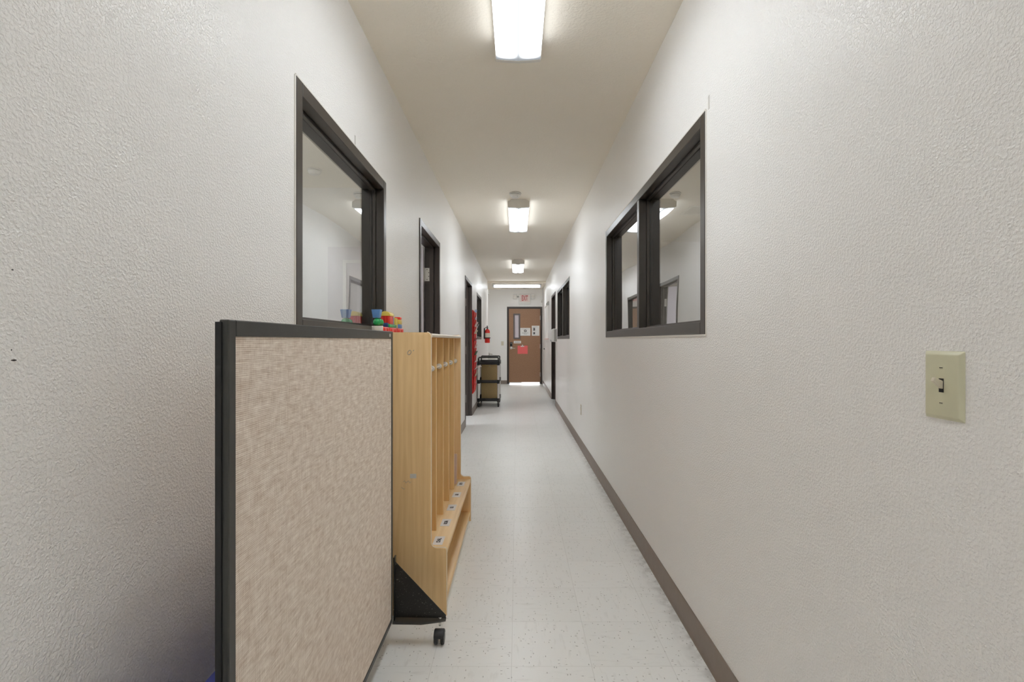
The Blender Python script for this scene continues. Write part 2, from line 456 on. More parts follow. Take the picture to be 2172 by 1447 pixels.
# skirting
def skirt_prof(xf, d):
    t = 0.007
    return [(xf, 0), (xf + d * 0.016, 0), (xf + d * 0.012, 0.006), (xf + d * t, 0.02), (xf + d * t, 0.096), (xf + d * 0.004, 0.101), (xf, 0.101)]
b = B()
for (a, c) in ((YN, L_DOOR1[0]), (L_DOOR1[1], L_DOOR2[0]), (L_DOOR2[1], 13.05)): b.prism(skirt_prof(XL, 1), 1, a, c)
make("baseboard_left", b, M['base'], kind='structure')
b = B()
for (a, c) in ((YN, R_DOOR[0]), (R_DOOR[1], YF)): b.prism(skirt_prof(XR, -1), 1, a, c)
make("baseboard_right", b, M['base'], kind='structure')
b = B()
pf = [(YF, 0), (YF - 0.016, 0), (YF - 0.007, 0.02), (YF - 0.007, 0.096), (YF - 0.004, 0.101), (YF, 0.101)]
b.prism(pf, 0, -1.95, DX0)
make("baseboard_far", b, M['base'], kind='structure')

# ------------------------------------------------------------------ windows and doors
def side(s):
    return (XL, -1) if s == 'L' else (XR, 1)

def wbox(b, s, w0, w1, y0, y1, z0, z1, bev=0.0):
    xf, d = side(s); xa, xb = sorted((xf + d * w0, xf + d * w1))
    b.box(xa, y0, z0, xb, y1, z1, bev, 1)

def ring(b, s, w0, w1, y0, y1, z0, z1, t, bottom=True, bev=0.0):
    wbox(b, s, w0, w1, y0, y0 + t, z0, z1, bev); wbox(b, s, w0, w1, y1 - t, y1, z0, z1, bev)
    wbox(b, s, w0, w1, y0 + t, y1 - t, z1 - t, z1, bev)
    if bottom: wbox(b, s, w0, w1, y0 + t, y1 - t, z0, z0 + t, bev)

def window(n, s, y0, y1, mull=()):
    xf, d = side(s)
    w = thing("window_%d" % n, (xf, (y0 + y1) / 2, WZ0), kind='structure')
    z0, z1 = WZ0, WZ1; t = 0.050
    b = B()
    ring(b, s, -0.006, 0.040, y0, y1, z0, z1, t, bev=0.0025)
    ring(b, s, 0.040, 0.056, y0, y1, z0, z1, t + 0.012, bev=0.0015)
    ring(b, s, 0.064, WT + 0.006, y0, y1, z0, z1, t)
    make("window_frame", b, M['bronze'], w)
    edges = [y0 + t] + [e for m_ in mull for e in (m_ - 0.025, m_ + 0.025)] + [y1 - t]
    for m_ in mull:
        b = B(); wbox(b, s, -0.006, 0.040, m_ - 0.025, m_ + 0.025, z0 + t, z1 - t, 0.0025)
        wbox(b, s, 0.040, 0.056, m_ - 0.037, m_ + 0.037, z0 + t + .012, z1 - t - .012, 0.0015)
        wbox(b, s, 0.064, WT + .006, m_ - 0.025, m_ + 0.025, z0 + t, z1 - t)
        make("mullion", b, M['bronze'], w)
    for a, c in zip(edges[::2], edges[1::2]):
        b = B(); wbox(b, s, 0.057, 0.063, a, c, z0 + t, z1 - t); make("glass_pane", b, M['glass'], w)
    b = B(); wbox(b, s, -0.004, 0.0, y0, y1, z0 - 0.007, z0)
    wbox(b, s, -0.004, 0.0, y0 - .006, y0, z0, z1); wbox(b, s, -0.004, 0.0, y1, y1 + 0.006, z0, z1)
    wbox(b, s, -0.004, 0.0, y0, y1, z1, z1 + .006)
    make("caulk_line", b, M['caulk'], w)
    return w
window(1, 'L', *L_WIN1)
window(2, 'R', *R_WIN1, mull=(3.06,))
window(3, 'R', *R_WIN2, mull=(8.10,))
window(4, 'L', *L_WIN2)

def hinge(parent, plates, knuckle, label="satin steel hinge", screws=False):
    b = B()
    for p in plates: b.box(*p, 0.0008, 1)
    b.tube(knuckle, 0.0065, 8)
    h = make("hinge", b, M['hinge'], parent, label=label)
    p = plates[0]
    if screws:
        for (fx, fz) in ((.45, .12), (.78, .36), (.78, .64), (.45, .88)):
            make("screw", B().lathe([(.0042, 0), (.0042, -.0012), (.003, -.0018)], (p[0] + (p[3] - p[0]) * fx, p[1], p[2] + (p[5] - p[2]) * fz), 1, 10), M['hole'], h)
    return h

def door_frame(root, s, y0, y1, mat=None, depth=0.135):
    b = B(); t = 0.05
    ring(b, s, -0.008, 0.045, y0, y1, 0, DZ, t, False, 0.0025)
    ring(b, s, 0.045, 0.085, y0, y1, 0, DZ, t + 0.016, False, 0.002)
    ring(b, s, 0.085, depth, y0, y1, 0, DZ, t, False, 0.002)
    return make("door_frame", b, mat or M['door_frame'], root)

def open_door(n, y0, y1):
    root = thing("door_%d" % n, (XL, (y0 + y1) / 2, 0), kind='structure')
    door_frame(root, 'L', y0, y1)
    yj = y1 - 0.05; xh = XL - 0.135
    x1, x0 = xh - 0.004, xh - 0.91
    ly0, ly1 = yj - 0.047, yj - 0.003
    lx0, lx1, lz0, lz1 = x0 + 0.165, x0 + 0.165 + 0.155, 1.10, 1.985      # vision panel
    b = B()
    b.box(x0, ly0, 0.012, lx0, ly1, 2.13); b.box(lx1, ly0, 0.012, x1, ly1, 2.13)
    b.box(lx0, ly0, 0.012, lx1, ly1, lz0); b.box(lx0, ly0, lz1, lx1, ly1, 2.13)
    leaf = make("door_leaf", b, M['leaf_pale'], root)
    b = B()
    for a in (ly0 - 0.006, ly1 - 0.004):
        b.box(lx0 - .02, a, lz0 - .02, lx0 + .01, a + .01, lz1 + .02); b.box(lx1 - .01, a, lz0 - .02, lx1 + .02, a + .01, lz1 + .02)
        b.box(lx0 + .01, a, lz0 - .02, lx1 - .01, a + .01, lz0 + .01); b.box(lx0 + .01, a, lz1 - .01, lx1 - .01, a + .01, lz1 + .02)
    make("vision_frame", b, M['white_plastic'], leaf)
    make("vision_glass", B().box(lx0, (ly0 + ly1) / 2 - .003, lz0, lx1, (ly0 + ly1) / 2 + .003, lz1), M['lit_pane'], leaf)
    b = B(); b.lathe([(0.03, 0), (0.03, 0.012), (0.012, 0.014), (0.012, 0.05)], (x0 + 0.065, ly0 - 0.05, 1.0), 1, 16)
    b.tube([(x0 + 0.065, ly0 - 0.045, 1.0), (x0 + 0.19, ly0 - 0.045, 1.0)], 0.010, 8)
    make("door_handle", b, M['chrome'], leaf)
    for zc in (1.873, 1.08, 0.28):
        hinge(root, [(xh + 0.003, yj - 0.0022, zc - 0.063, xh + 0.052, yj + 0.001, zc + 0.063),
                     (xh - 0.0045, ly0 + .004, zc - 0.063, xh - 0.002, yj - .004, zc + 0.063)],
              [(xh - 0.001, yj - 0.008, zc - 0.064), (xh - 0.001, yj - 0.008, zc + 0.064)], screws=(n == 1 and zc > 1.5))
    return root
open_door(1, *L_DOOR1)
open_door(2, *L_DOOR2)

root = thing("door_3", (XR, sum(R_DOOR) / 2, 0), kind='structure')
door_frame(root, 'R', *R_DOOR)
b = B(); wbox(b, 'R', 0.088, 0.13, R_DOOR[0] + 0.053, R_DOOR[1] - 0.053, 0.012, DZ - 0.053)
lf = make("door_leaf", b, M['dark_leaf'], root)
b = B(); b.lathe([(0.03, 0), (0.03, -0.012), (0.012, -0.014), (0.012, -0.05)], (XR + 0.088, R_DOOR[0] + 0.12, 1.0), 0, 16)
b.tube([(XR + 0.043, R_DOOR[0] + 0.12, 1.0), (XR + 0.043, R_DOOR[0] + 0.23, 1.0)], 0.009, 8)
make("door_handle", b, M['chrome'], lf)

# the brown exit door at the end of the corridor
ex = thing("door_4", ((DX0 + DX1) / 2, YF, 0), kind='structure')
b = B()
for (xa, xb, za, zb) in ((DX0, DX0 + .05, 0, DTOP), (DX1 - .05, DX1, 0, DTOP), (DX0 + .05, DX1 - .05, DTOP - .05, DTOP)):
    b.box(xa, YF - 0.012, za, xb, YF + 0.16, zb, 0.002, 1)
b.box(DX0 + .049, YF + .058, 0, DX0 + .070, YF + .12, DTOP - .049); b.box(DX1 - .070, YF + .058, 0, DX1 - .049, YF + .12, DTOP - .049)  # stops added behind the leaf to keep daylight out of the side gaps
b.box(DX0 + .07, YF + .058, DTOP - .070, DX1 - .07, YF + .12, DTOP - .049)
make("door_frame", b, M['door_frame'], ex)
ex0, ex1, ez0, ez1 = DX0 + .054, DX1 - .054, 0.050, DTOP - .054
ya, yb = YF + 0.012, YF + 0.056
vx0, vx1, vz0, vz1 = -0.070, 0.060, 1.315, 1.975
b = B()
b.box(ex0, ya, ez0, vx0, yb, ez1); b.box(vx1, ya, ez0, ex1, yb, ez1); b.box(vx0, ya, ez0, vx1, yb, vz0); b.box(vx0, ya, vz1, vx1, yb, ez1)
leaf = make("door_leaf", b, M['laminate'], ex)
b = B()
fr = 0.034
b.box(vx0 - fr, ya - .012, vz0 - fr, vx0 + .008, ya + .004, vz1 + fr, .003, 1); b.box(vx1 - .008, ya - .012, vz0 - fr, vx1 + fr, ya + .004, vz1 + fr, .003, 1)
b.box(vx0 + .008, ya - .012, vz0 - fr, vx1 - .008, ya + .004, vz0 + .008, .003, 1); b.box(vx0 + .008, ya - .012, vz1 - .008, vx1 - .008, ya + .004, vz1 + fr, .003, 1)
make("vision_frame", b, M['lite_frame'], leaf)
make("vision_glass", B().box(vx0, ya + .012, vz0, vx1, ya + .02, vz1), M['lit_pane'], leaf)
kp = make("door_lock", B().box(-0.200, ya - .03, 1.075, -0.130, ya, 1.195, .008, 2), M['black'], leaf, label="black keypad lock housing")
make("keypad_button", B().lathe([(0.012, 0), (0.012, -.006), (.008, -.008)], (-0.165, ya - .03, 1.165), 1, 12), M['chrome'], kp)
b = B(); b.lathe([(0.042, 0), (0.042, -.012), (.034, -.018), (.015, -.02), (.015, -.06)], (-0.165, ya, 1.03), 1, 20)
b.tube([(-0.175, ya - .055, 1.03), (-0.11, ya - .055, 1.025), (-0.05, ya - .052, 1.018)], [.014, .012, .010], 10)
make("door_handle", b, M['chrome'], leaf, label="satin chrome lever handle")
for zc in (1.89, 1.075, 0.27):
    hinge(ex, [(ex1 - .012, ya - .002, zc - .06, ex1 + .004, ya + .004, zc + .06)], [(ex1 + .002, ya - .008, zc - .062), (ex1 + .002, ya - .008, zc + .062)])
make("door_sweep", B().box(ex0, ya + .01, 0.034, ex0 + .36, ya + .03, 0.052), M['grey_plastic'], leaf)

# outdoors beyond the exit door
make("pavement", B().box(-6, YF + 0.15, -0.12, 6, YF + 9, -0.02), M['concrete'], kind='structure')

# ------------------------------------------------------------------ ceiling lights
LX = 0.014
def make_light(name):
    r = thing(name, (0, 0, 0), cat="ceiling light")
    prof_h = [(-.075, 0), (.075, 0), (.083, -.006), (.083, -.014), (.115, -.026), (.115, -.032), (-.115, -.032), (-.115, -.026), (-.083, -.014), (-.083, -.006)]
    make("housing", B().prism(prof_h, 1, -.615, .615), M['lamp_white'], r)
    prof_l = [(-.113, -.030), (.113, -.030), (.113, -.078), (.108, -.0835), (.06, -.087), (0, -.0905), (-.06, -.087), (-.108, -.0835), (-.113, -.078)]
    make("diffuser", B().prism(prof_l, 1, -.612, .612), M['lens'], r)
    prof_e = [(-.077, 0), (.077, 0), (.085, -.006), (.085, -.013), (.117, -.025), (.117, -.080), (.111, -.086), (.06, -.0895), (0, -.093), (-.06, -.0895), (-.111, -.086), (-.117, -.080), (-.117, -.025), (-.085, -.013), (-.085, -.006)]
    make("end_cap", B().prism(prof_e, 1, -.634, -.6125, .0015, 1), M['lamp_white'], r)
    make("end_cap", B().prism(prof_e, 1, .6125, .634, .0015, 1), M['lamp_white'], r)
    return r
L1 = make_light("ceiling_light")
specs = [((0.007, 1.955, CEIL), 0, "nearest ceiling light, its frosted lens running out of the top of the view"),
         ((0.018, 6.03, CEIL), 0, "second ceiling light along the corridor, just past the round smoke detector"),
         ((0.022, 10.05, CEIL), 0, "small far ceiling light along the corridor, between second light and crosswise light"),
         ((0.0, 13.06, CEIL - 0.05), PI / 2, "long ceiling light mounted crosswise above the exit sign"),
         ((0.01, -1.35, CEIL), 0, "unseen ceiling light added behind the viewer to brighten the near walls")]  # extra fixture out of view, placed to lift the near walls and floor
for i, (loc, rz, lab) in enumerate(specs):
    o = L1 if i == 0 else copy_tree(L1)
    o.location = loc; o.rotation_euler = (0, 0, rz)
    props(o, lab, "ceiling light", "fluorescent ceiling lights in the corridor")

# smoke detectors
def detector(name, loc, label):
    r = thing(name, loc, label, "smoke detector")
    x, y, z = loc
    make("base_ring", B().lathe([(0.058, 0), (0.062, -.004), (0.062, -.012), (0.054, -.014)], loc, 2, 28), M['white_plastic'], r)
    make("sensor_vent", B().lathe([(0.050, -.013), (0.050, -.019)], loc, 2, 28), M['hole'], r)
    make("sensor_cover", B().lathe([(0.055, -.018), (0.054, -.026), (0.046, -.040), (0.038, -.046), (0.020, -.048)], loc, 2, 28), M['white_plastic'], r)
    make("indicator", B().lathe([(0.004, -.044), (0.003, -.049)], (x + .022, y - .034, z + .004), 2, 8), M['grey_plastic'], r)
    return r
detector("smoke_detector", (-0.017, 5.18, CEIL), "white round smoke detector on the corridor ceiling in front of the second light")
detector("smoke_detector", (-1.79, 4.46, CEIL), "white smoke detector seen through the left window on the room ceiling")

# ceiling vent near the exit
v = thing("ceiling_vent", (0.32, 13.75, CEIL - .05), "grey slotted air vent in the ceiling above the exit sign", "vent")
zc = CEIL - .05
b = B(); X0, X1, Y0, Y1 = .145, .50, 13.45, 14.05
b.box(X0, Y0, zc - .008, X0 + .025, Y1, zc); b.box(X1 - .025, Y0, zc - .008, X1, Y1, zc); b.box(X0, Y0, zc - .008, X1, Y0 + .025, zc); b.box(X0, Y1 - .025, zc - .008, X1, Y1, zc)
make("vent_frame", b, M['white_plastic'], v)
make("vent_duct", B().box(X0 + .02, Y0 + .02, zc - .002, X1 - .02, Y1 - .02, zc - .0005), M['hole'], v)
b = B()
for k in range(12):
    yy = Y0 + .05 + k * .045
    b.box(X0 + .025, yy, zc - .007, X1 - .025, yy + .018, zc - .0045, rot=Matrix.Rotation(.5, 3, 'X'))
make("vent_louvre", b, M['grey_plastic'], v)

# a vent in the right hand room ceiling, seen through / in the glass
v = thing("ceiling_vent", (2.1, 5.86, CEIL), "pale air vent in the room ceiling seen in the big right window", "vent")
b = B(); b.box(1.95, 5.66, CEIL - .008, 1.98, 6.06, CEIL); b.box(2.22, 5.66, CEIL - .008, 2.25, 6.06, CEIL)
b.box(1.98, 5.66, CEIL - .008, 2.22, 5.69, CEIL); b.box(1.98, 6.03, CEIL - .008, 2.22, 6.06, CEIL)
make("vent_frame", b, M['white_plastic'], v)
b = B()
for k in range(9): b.box(1.98, 5.71 + k * .035, CEIL - .006, 2.22, 5.725 + k * .035, CEIL - .003)
make("vent_louvre", b, M['grey_plastic'], v)

# ------------------------------------------------------------------ room divider
PX0, PX1 = -0.5245, -0.507          # thickness
PY0, PY1 = 0.888, 2.062
PZ0, PZ1 = 0.092, 1.277
dv = thing("room_divider", ((PX0 + PX1) / 2, (PY0 + PY1) / 2, 0),
           "tan fabric room divider in a grey-black frame standing in front of the wooden lockers", "room divider")
b = B()
for (a, c, d_, e_) in ((PY0, PY0 + .023, PZ0, PZ1), (PY1 - .016, PY1, PZ0, PZ1), (PY0 + .023, PY1 - .016, PZ1 - .030, PZ1), (PY0 + .023, PY1 - .016, PZ0, PZ0 + .018)):
    b.box(PX0, a, d_, PX1, c, e_, .0018, 1)
make("frame", b, M['panel_frame'], dv)
make("fabric_panel", B().box(PX0 + .002, PY0 + .02, PZ0 + .015, PX1 - .003, PY1 - .013, PZ1 - .027), M['fabric'], dv, label="woven tan fabric panel")
b = B(); b.box(PX0 - .005, PY0 - .0035, PZ0 + .01, PX0 + .006, PY0 + .003, PZ1 - .004)
make("end_trim", b, M['black'], dv)
make("corner_fastener", B().box(PX1 - .0005, PY1 - .060, PZ1 - .022, PX1 + .0012, PY1 - .040, PZ1 - .010, .0004, 1), M['grey_plastic'], dv)
def foot(y, xdir, length):
    xa = PX1 if xdir > 0 else PX0
    xt = xa + xdir * length
    b = B()
    ztop = 0.330
    b.prism([(xa, .100), (xt, .096), (xt, .108), (xa + xdir * .004, ztop), (xa, ztop)], 1, y - .0015, y + .0015)
    # folded flanges along the upright and the foot
    b.box(min(xa, xa + xdir * .006), y - .014, .09, max(xa, xa + xdir * .006), y + .014, ztop + .02, .001, 1)
    f = make("gusset_foot", b, M['steel_black'], dv, label="black steel gusset foot")
    b = B()
    b.prism([(xa, y - .030), (xa + xdir * length * .55, y - .034), (xt - xdir * .02, y - .016), (xt, y - .008), (xt, y + .012), (xa, y + .014)], 2, .086, .092)
    make("foot_plate", b, M['panel_frame'], f)
    cx = xt - xdir * .024
    b = B(); b.tube([(cx, y - .002, .100), (cx, y - .002, .066)], .0055, 10); b.tube([(cx, y - .002, .097), (cx, y - .002, .1035)], .009, 8)
    st = make("caster", b, M['chrome'], dv)
    b = B()
    b.prism([(y - .018 + .026 * math.cos(t), .034 + .026 * math.sin(t)) for t in [i * PI / 9 for i in range(0, 10)]] + [(y - .044, .02), (y + .008, .02)][:0], 0, cx - .021, cx + .021, .004, 2)
    make("caster_hood", b, M['wheel'], st)
    b = B()
    for sx in (-1, 1):
        b.lathe([(.0215, -.007), (.024, -.004), (.024, .004), (.0215, .007)], (cx + sx * .0135, y - .018, .0242), 0, 22)
    make("caster_wheel", b, M['black'], st)
foot(2.080, 1, 0.214); foot(2.080, -1, 0.195); foot(0.93, 1, 0.214); foot(0.93, -1, 0.195)

# blue vinyl mat standing between divider and wall
mt = make("floor_mat", B().box(-.602, .80, 0, -.562, 1.55, .585, .006, 2), M['mat_blue'], at=(-.58, 1.2, 0),
          label="blue vinyl mat standing on edge between the tan divider and the left wall", cat="mat")

# ------------------------------------------------------------------ coat locker
KY0, KY1 = 2.270, 3.480
KXB, KXU, KXF = -0.742, -0.388, -0.318
lk = thing("coat_locker", ((KXB + KXF) / 2, (KY0 + KY1) / 2, 0),
           "tall maple coat locker with five open bays and a step bench, behind the tan divider", "coat locker")
def side_prof():
    p = [(KXB, 0), (KXF, 0)]
    r = .012
    for i in range(5):
        a = i * PI / 8; p.append((KXF - r + r * math.cos(a), .305 - r + r * math.sin(a)))
    r = .022; cx, cz = KXU + r, .305 + r
    for i in range(6):
        a = -PI / 2 - i * PI / 10; p.append((cx + r * math.cos(a), cz + r * math.sin(a)))
    r = .018
    for i in range(6):
        a = i * PI / 10; p.append((KXU - r + r * math.cos(a), 1.277 - r + r * math.sin(a)))
    p.append((KXB, 1.277))
    return p
ST = .018
make("side_panel", B().prism(side_prof(), 1, KY0, KY0 + ST, .002, 2), M['maple_v'], lk)
make("side_panel", B().prism(side_prof(), 1, KY1 - ST, KY1, .002, 2), M['maple_v'], lk)
def edge_band(y):
    pts = side_prof()[1:-1]
    b = B()
    for (p, q) in zip(pts, pts[1:]):
        b.tube([(p[0], y, p[1]), (q[0], y, q[1])], .0032, 6)
    return b
make("edge_band", edge_band(KY0 + ST / 2), M['maple_edge'], lk, label="pale rounded edge banding")
make("edge_band", edge_band(KY1 - ST / 2), M['maple_edge'], lk, label="pale rounded edge banding")
ki0, ki1 = KY0 + ST, KY1 - ST
make("back_panel", B().box(KXB, ki0, .02, KXB + .008, ki1, 1.255), M['maple_v2'], lk)
make("top_board", B().box(KXB, ki0, 1.254, KXU - .004, ki1, 1.272, .003, 2), M['maple_h'], lk)
b = B(); b.tube([(KXU - .003, ki0, 1.2635), (KXU - .003, ki1, 1.2635)], .0088, 12)
make("top_edge", b, M['maple_edge'], lk, label="pale bullnose front edge")
make("bench_board", B().box(KXB + .008, ki0, .272, KXF + .002, ki1, .291, .004, 2), M['maple_h'], lk)
make("bottom_board", B().box(KXB + .008, ki0, .046, KXF - .004, ki1, .064, .003, 2), M['maple_h'], lk)
make("toe_board", B().box(KXF - .030, ki0, 0, KXF - .012, ki1, .046), M['maple_edge'], lk)
pitch = (ki1 - ki0) / 5
for k in range(1, 5):
    yc = ki0 + k * pitch
    make("divider", B().box(KXB + .008, yc - .008, .291, -.402, yc + .008, 1.254, .002, 1), M['maple_v2'], lk)
for k in range(5):
    ye = (ki0 + (k + 1) * pitch - .008) if k < 4 else ki1
    xp, zp = -.424, 1.100
    b = B(); b.lathe([(.0055, -.165), (.006, -.16), (.006, -.012)], (xp, ye, zp), 1, 14)
    pg = make("coat_peg", b, M['birch'], lk, label="pale round wooden peg")
    make("peg_collar", B().lathe([(.0125, -.016), (.0145, -.012), (.0145, -.0005)], (xp, ye, zp), 1, 18), M['white_plastic'], pg)
names = ["CHAL", "ROSA", "ELI", "LILI", "SETH"]
for k, nm in enumerate(names):
    yc = 2.392 + k * .237
    c = make("name_label", B().box(-.394, yc - .050, .2905, -.347, yc + .050, .2918), M['paper'], lk, label="white name label on the bench")
    text("name_text", nm, .025, M['ink'], (-.3705, yc, .2921), (0, 1, 0), (-1, 0, 0), c, 0.8, .0002, .0012)
# marks on the near side panel
st = make("sticker", B().box(-.481, KY0 - .0008, .620, -.453, KY0 + .0005, .640), M['tape'], lk, label="small white sticker on the side")
ring_ = [(-.484 + .008 * math.cos(t), KY0 - .0002, 1.186 + .0095 * math.sin(t) + .003 * math.cos(t)) for t in [i * 2 * PI / 16 for i in range(17)]]
for pts, r_ in ((ring_, .0013), ([(-.468, KY0 - .0002, 1.193), (-.463, KY0 - .0002, 1.197)], .0014),
                ([(-.512 + .006 * i, KY0 - .0002, .604 + .006 * math.sin(i * 2.1)) for i in range(7)], .0008),
                ([(-.52 + .005 * i, KY0 - .0002, .575 + .004 * math.cos(i * 1.4)) for i in range(4)], .0008)):
    make("pen_mark", B().tube(pts, r_, 6), M['ink_grey'], lk)
# pale card leaning in the last bay
rt = Matrix.Rotation(-.10, 3, 'X')
make("card_sheet", B().box(-.60, 3.330, .293, -.398, 3.336, .488, rot=rt, piv=(-.5, 3.333, .291)), M['pale_pink'], at=(-.5, 3.333, .291),
     label="pale pinkish card leaning inside the farthest bay of the wooden locker", cat="card")

# ------------------------------------------------------------------ toy train on the locker
ZT = 1.272
G = "toy train pieces on the locker top"
def car_base(root, y0, y1, front=None):
    b = B()
    b.box(-.748, y0, ZT + .010, -.690, y1, ZT + .040, .006, 3)
    base = make("car_base", b, M['red'], root)
    for k in range(2):
        yc = y0 + (k + .5) * (y1 - y0) / 2
        for xc in (-.748 + .004, -.690 - .002):
            make("toy_wheel", B().lathe([(.012, -.006), (.0175, -.003), (.0175, .004), (.012, .007)], (xc, yc, ZT + .0176), 0, 18), M['red'], base)
    return base
e = thing("toy_engine", (-.719, 2.66, ZT), "toy train engine with blue funnel and green balls, nearest piece on the locker", "toy", G)
car_base(e, 2.60, 2.735)
make("front_plate", B().box(-.749, 2.594, ZT + .006, -.690, 2.604, ZT + .044, .003, 2), M['white_plastic'], e, label="white front plate")
make("ball_wheel", B().ball((-.727, 2.625, ZT + .064), .0215), M['green'], e, label="green ball")
make("ball_wheel", B().ball((-.7265, 2.672, ZT + .063), .0210), M['green'], e, label="green ball")
b = B(); b.lathe([(.016, 0), (.017, .002), (.0225, .040), (.0225, .043), (.019, .043), (.016, .01)], (-.729, 2.625, ZT + .086), 2, 4)
for v_ in b.bm.verts:
    d_ = v_.co - Vector((-.729, 2.625, 0)); r2 = Matrix.Rotation(PI / 4, 3, 'Z') @ Vector((d_.x * 1.38, d_.y * 1.38, 0)); v_.co = Vector((-.729 + r2.x, 2.625 + r2.y, v_.co.z))
make("funnel", b, M['blue'], e, label="blue tapered funnel")
h = thing("toy_house_wagon", (-.719, 2.81, ZT), "toy wagon with red house body and yellow arched roof, middle piece on the locker", "toy", G)
car_base(h, 2.745, 2.900)
make("wagon_deck", B().box(-.748, 2.748, ZT + .040, -.692, 2.905, ZT + .058, .003, 2), M['green'], h, label="green deck")
make("deck_bumper", B().box(-.742, 2.738, ZT + .040, -.700, 2.748, ZT + .064, .002, 2), M['navy'], h)
b = B(); b.box(-.746, 2.765, ZT + .058, -.698, 2.850, ZT + .105, .002, 2)
for xx in (-.738, -.722, -.706): b.box(xx - .004, 2.761, ZT + .060, xx + .004, 2.766, ZT + .103, .001, 1)
make("house_body", b, M['red'], h, label="red house body")
pr = [(-.750, ZT + .103)] + [(-.722 + .028 * math.cos(t), ZT + .106 + .023 * math.sin(t)) for t in [PI - i * PI / 10 for i in range(11)]] + [(-.694, ZT + .103)]
make("house_roof", B().prism(pr, 1, 2.758, 2.856, .002, 2), M['yellow'], h, label="yellow arched roof")
make("house_door", B().box(-.742, 2.852, ZT + .058, -.698, 2.868, ZT + .100, .003, 2), M['blue'], h)
y = thing("toy_block_wagon", (-.719, 2.99, ZT), "toy wagon of yellow, red and blue blocks, farthest piece on the locker", "toy", G)
car_base(y, 2.912, 3.075)
make("toy_block", B().box(-.746, 2.935, ZT + .040, -.704, 2.985, ZT + .100, .004, 2), M['yellow'], y, label="yellow block")
make("toy_block", B().box(-.736, 2.990, ZT + .040, -.694, 3.050, ZT + .064, .004, 2), M['blue'], y, label="blue block")
make("toy_block", B().box(-.736, 2.990, ZT + .064, -.694, 3.050, ZT + .092, .004, 2), M['yellow'], y, label="yellow block")
make("toy_block", B().box(-.732, 3.000, ZT + .092, -.694, 3.045, ZT + .108, .006, 3), M['red'], y, label="red block")

# ------------------------------------------------------------------ switches, outlets, small wall fittings
def toggle_switch(name, org, right, nrm, label, mat, matL, w=.0815, hh=.060):
    """org = centre of plate on wall, right / nrm unit vectors"""
    O, R, Nv = Vector(org), Vector(right), Vector(nrm); U = Vector((0, 0, 1))
    root = thing(name, org, label, "light switch")
    def P(u, v, n): return O + R * u + U * v + Nv * n
    def solid(pts8):
        b = B(); vs = [b.bm.verts.new(p) for p in pts8]
        for f in ((0, 1, 2, 3), (7, 6, 5, 4), (0, 4, 5, 1), (1, 5, 6, 2), (2, 6, 7, 3), (3, 7, 4, 0)): b.bm.faces.new([vs[i] for i in f])
        return b
    def slab(u0, u1, v0, v1, n0, n1, du=0, dv_=0):
        return solid([P(u0, v0, n0), P(u1, v0, n0), P(u1, v1, n0), P(u0, v1, n0),
                      P(u0 + du, v0 + dv_, n1), P(u1 - du, v0 + dv_, n1), P(u1 - du, v1 - dv_, n1), P(u0 + du, v1 - dv_, n1)])
    b = slab(-w / 2, w / 2, -hh, hh, 0, .0065, .007, .007)
    bmesh.ops.bevel(b.bm, geom=list(b.bm.edges), offset=.0015, segments=2, profile=.5, affect='EDGES')
    make("cover_plate", b, mat, root)
    make("switch_slot", slab(-.005, .005, -.012, .012, .0063, .0068), M['hole'], root)
    b = solid([P(-.0042, -.006, .0066), P(.0042, -.006, .0066), P(.0042, .008, .0066), P(-.0042, .008, .0066),
               P(-.0032, .0075, .023), P(.0032, .0075, .023), P(.0032, .014, .020), P(-.0032, .014, .020)])
    bmesh.ops.bevel(b.bm, geom=list(b.bm.edges), offset=.0009, segments=2, profile=.5, affect='EDGES')
    make("toggle", b, matL, root, label="paler toggle lever")
    for sgn in (1, -1):
        b = slab(-.0034, .0034, sgn * .0305 - .0022, sgn * .0305 + .0022, .0064, .0072, .0006, .0006)
        sc_ = make("screw", b, mat, root)
        make("screw_slot", slab(-.0032, .0032, sgn * .0305 - .0006, sgn * .0305 + .0006, .0071, .0075), M['hole'], sc_)
    return root
toggle_switch("light_switch", (XR, .872, 1.1625), (0, -1, 0), (-1, 0, 0), "ivory toggle light switch on the right wall close to the viewer", M['ivory'], M['ivory_light'])
toggle_switch("light_switch", (-.415, YF, 1.158), (1, 0, 0), (0, -1, 0), "small beige light switch on the far wall left of the exit door", M['ivory_light'], M['white_plastic'], .072, .059)

o = thing("wall_outlet", (XR, 5.82, .443), "pale outlet plate low on the right wall", "outlet")
make("cover_plate", B().box(XR - .006, 5.785, .385, XR, 5.855, .501, .002, 2), M['ivory_light'], o)
for zz in (.415, .471):
    make("socket", B().box(XR - .0085, 5.804, zz - .014, XR - .004, 5.836, zz + .014, .003, 2), M['white_plastic'], o)
for (xf, d, yy, zz, hh, lab) in ((XL, 1, 2.342, 2.172, .020, "small grey adhesive strip on the left wall above the window"),
                                 (XR, -1, 1.943, 2.158, .026, "small grey adhesive strip on the right wall above the window corner")):
    make("adhesive_strip", B().box(min(xf - d * .0005, xf + d * .0012), yy - .006, zz - hh, max(xf - d * .0005, xf + d * .0012), yy + .006, zz + hh), M['tape'],
         at=(xf, yy, zz), label=lab, cat="adhesive strip")
o = thing("motion_sensor", (XL, 12.98, 2.48), "small white sensor box high on the left wall corner", "sensor")
make("body", B().box(XL - .0006, 12.95, 2.44, XL + .03, 13.02, 2.52, .006, 2), M['white_plastic'], o)
make("lens", B().box(XL + .028, 12.962, 2.455, XL + .034, 13.005, 2.485, .003, 2), M['grey_plastic'], o)
o = thing("wall_sensor", (.705, YF, 2.36), "tiny white sensor box on the far wall above the door corner", "sensor")
make("body", B().box(.688, YF - .03, 2.325, .724, YF, 2.395, .005, 2), M['white_plastic'], o)
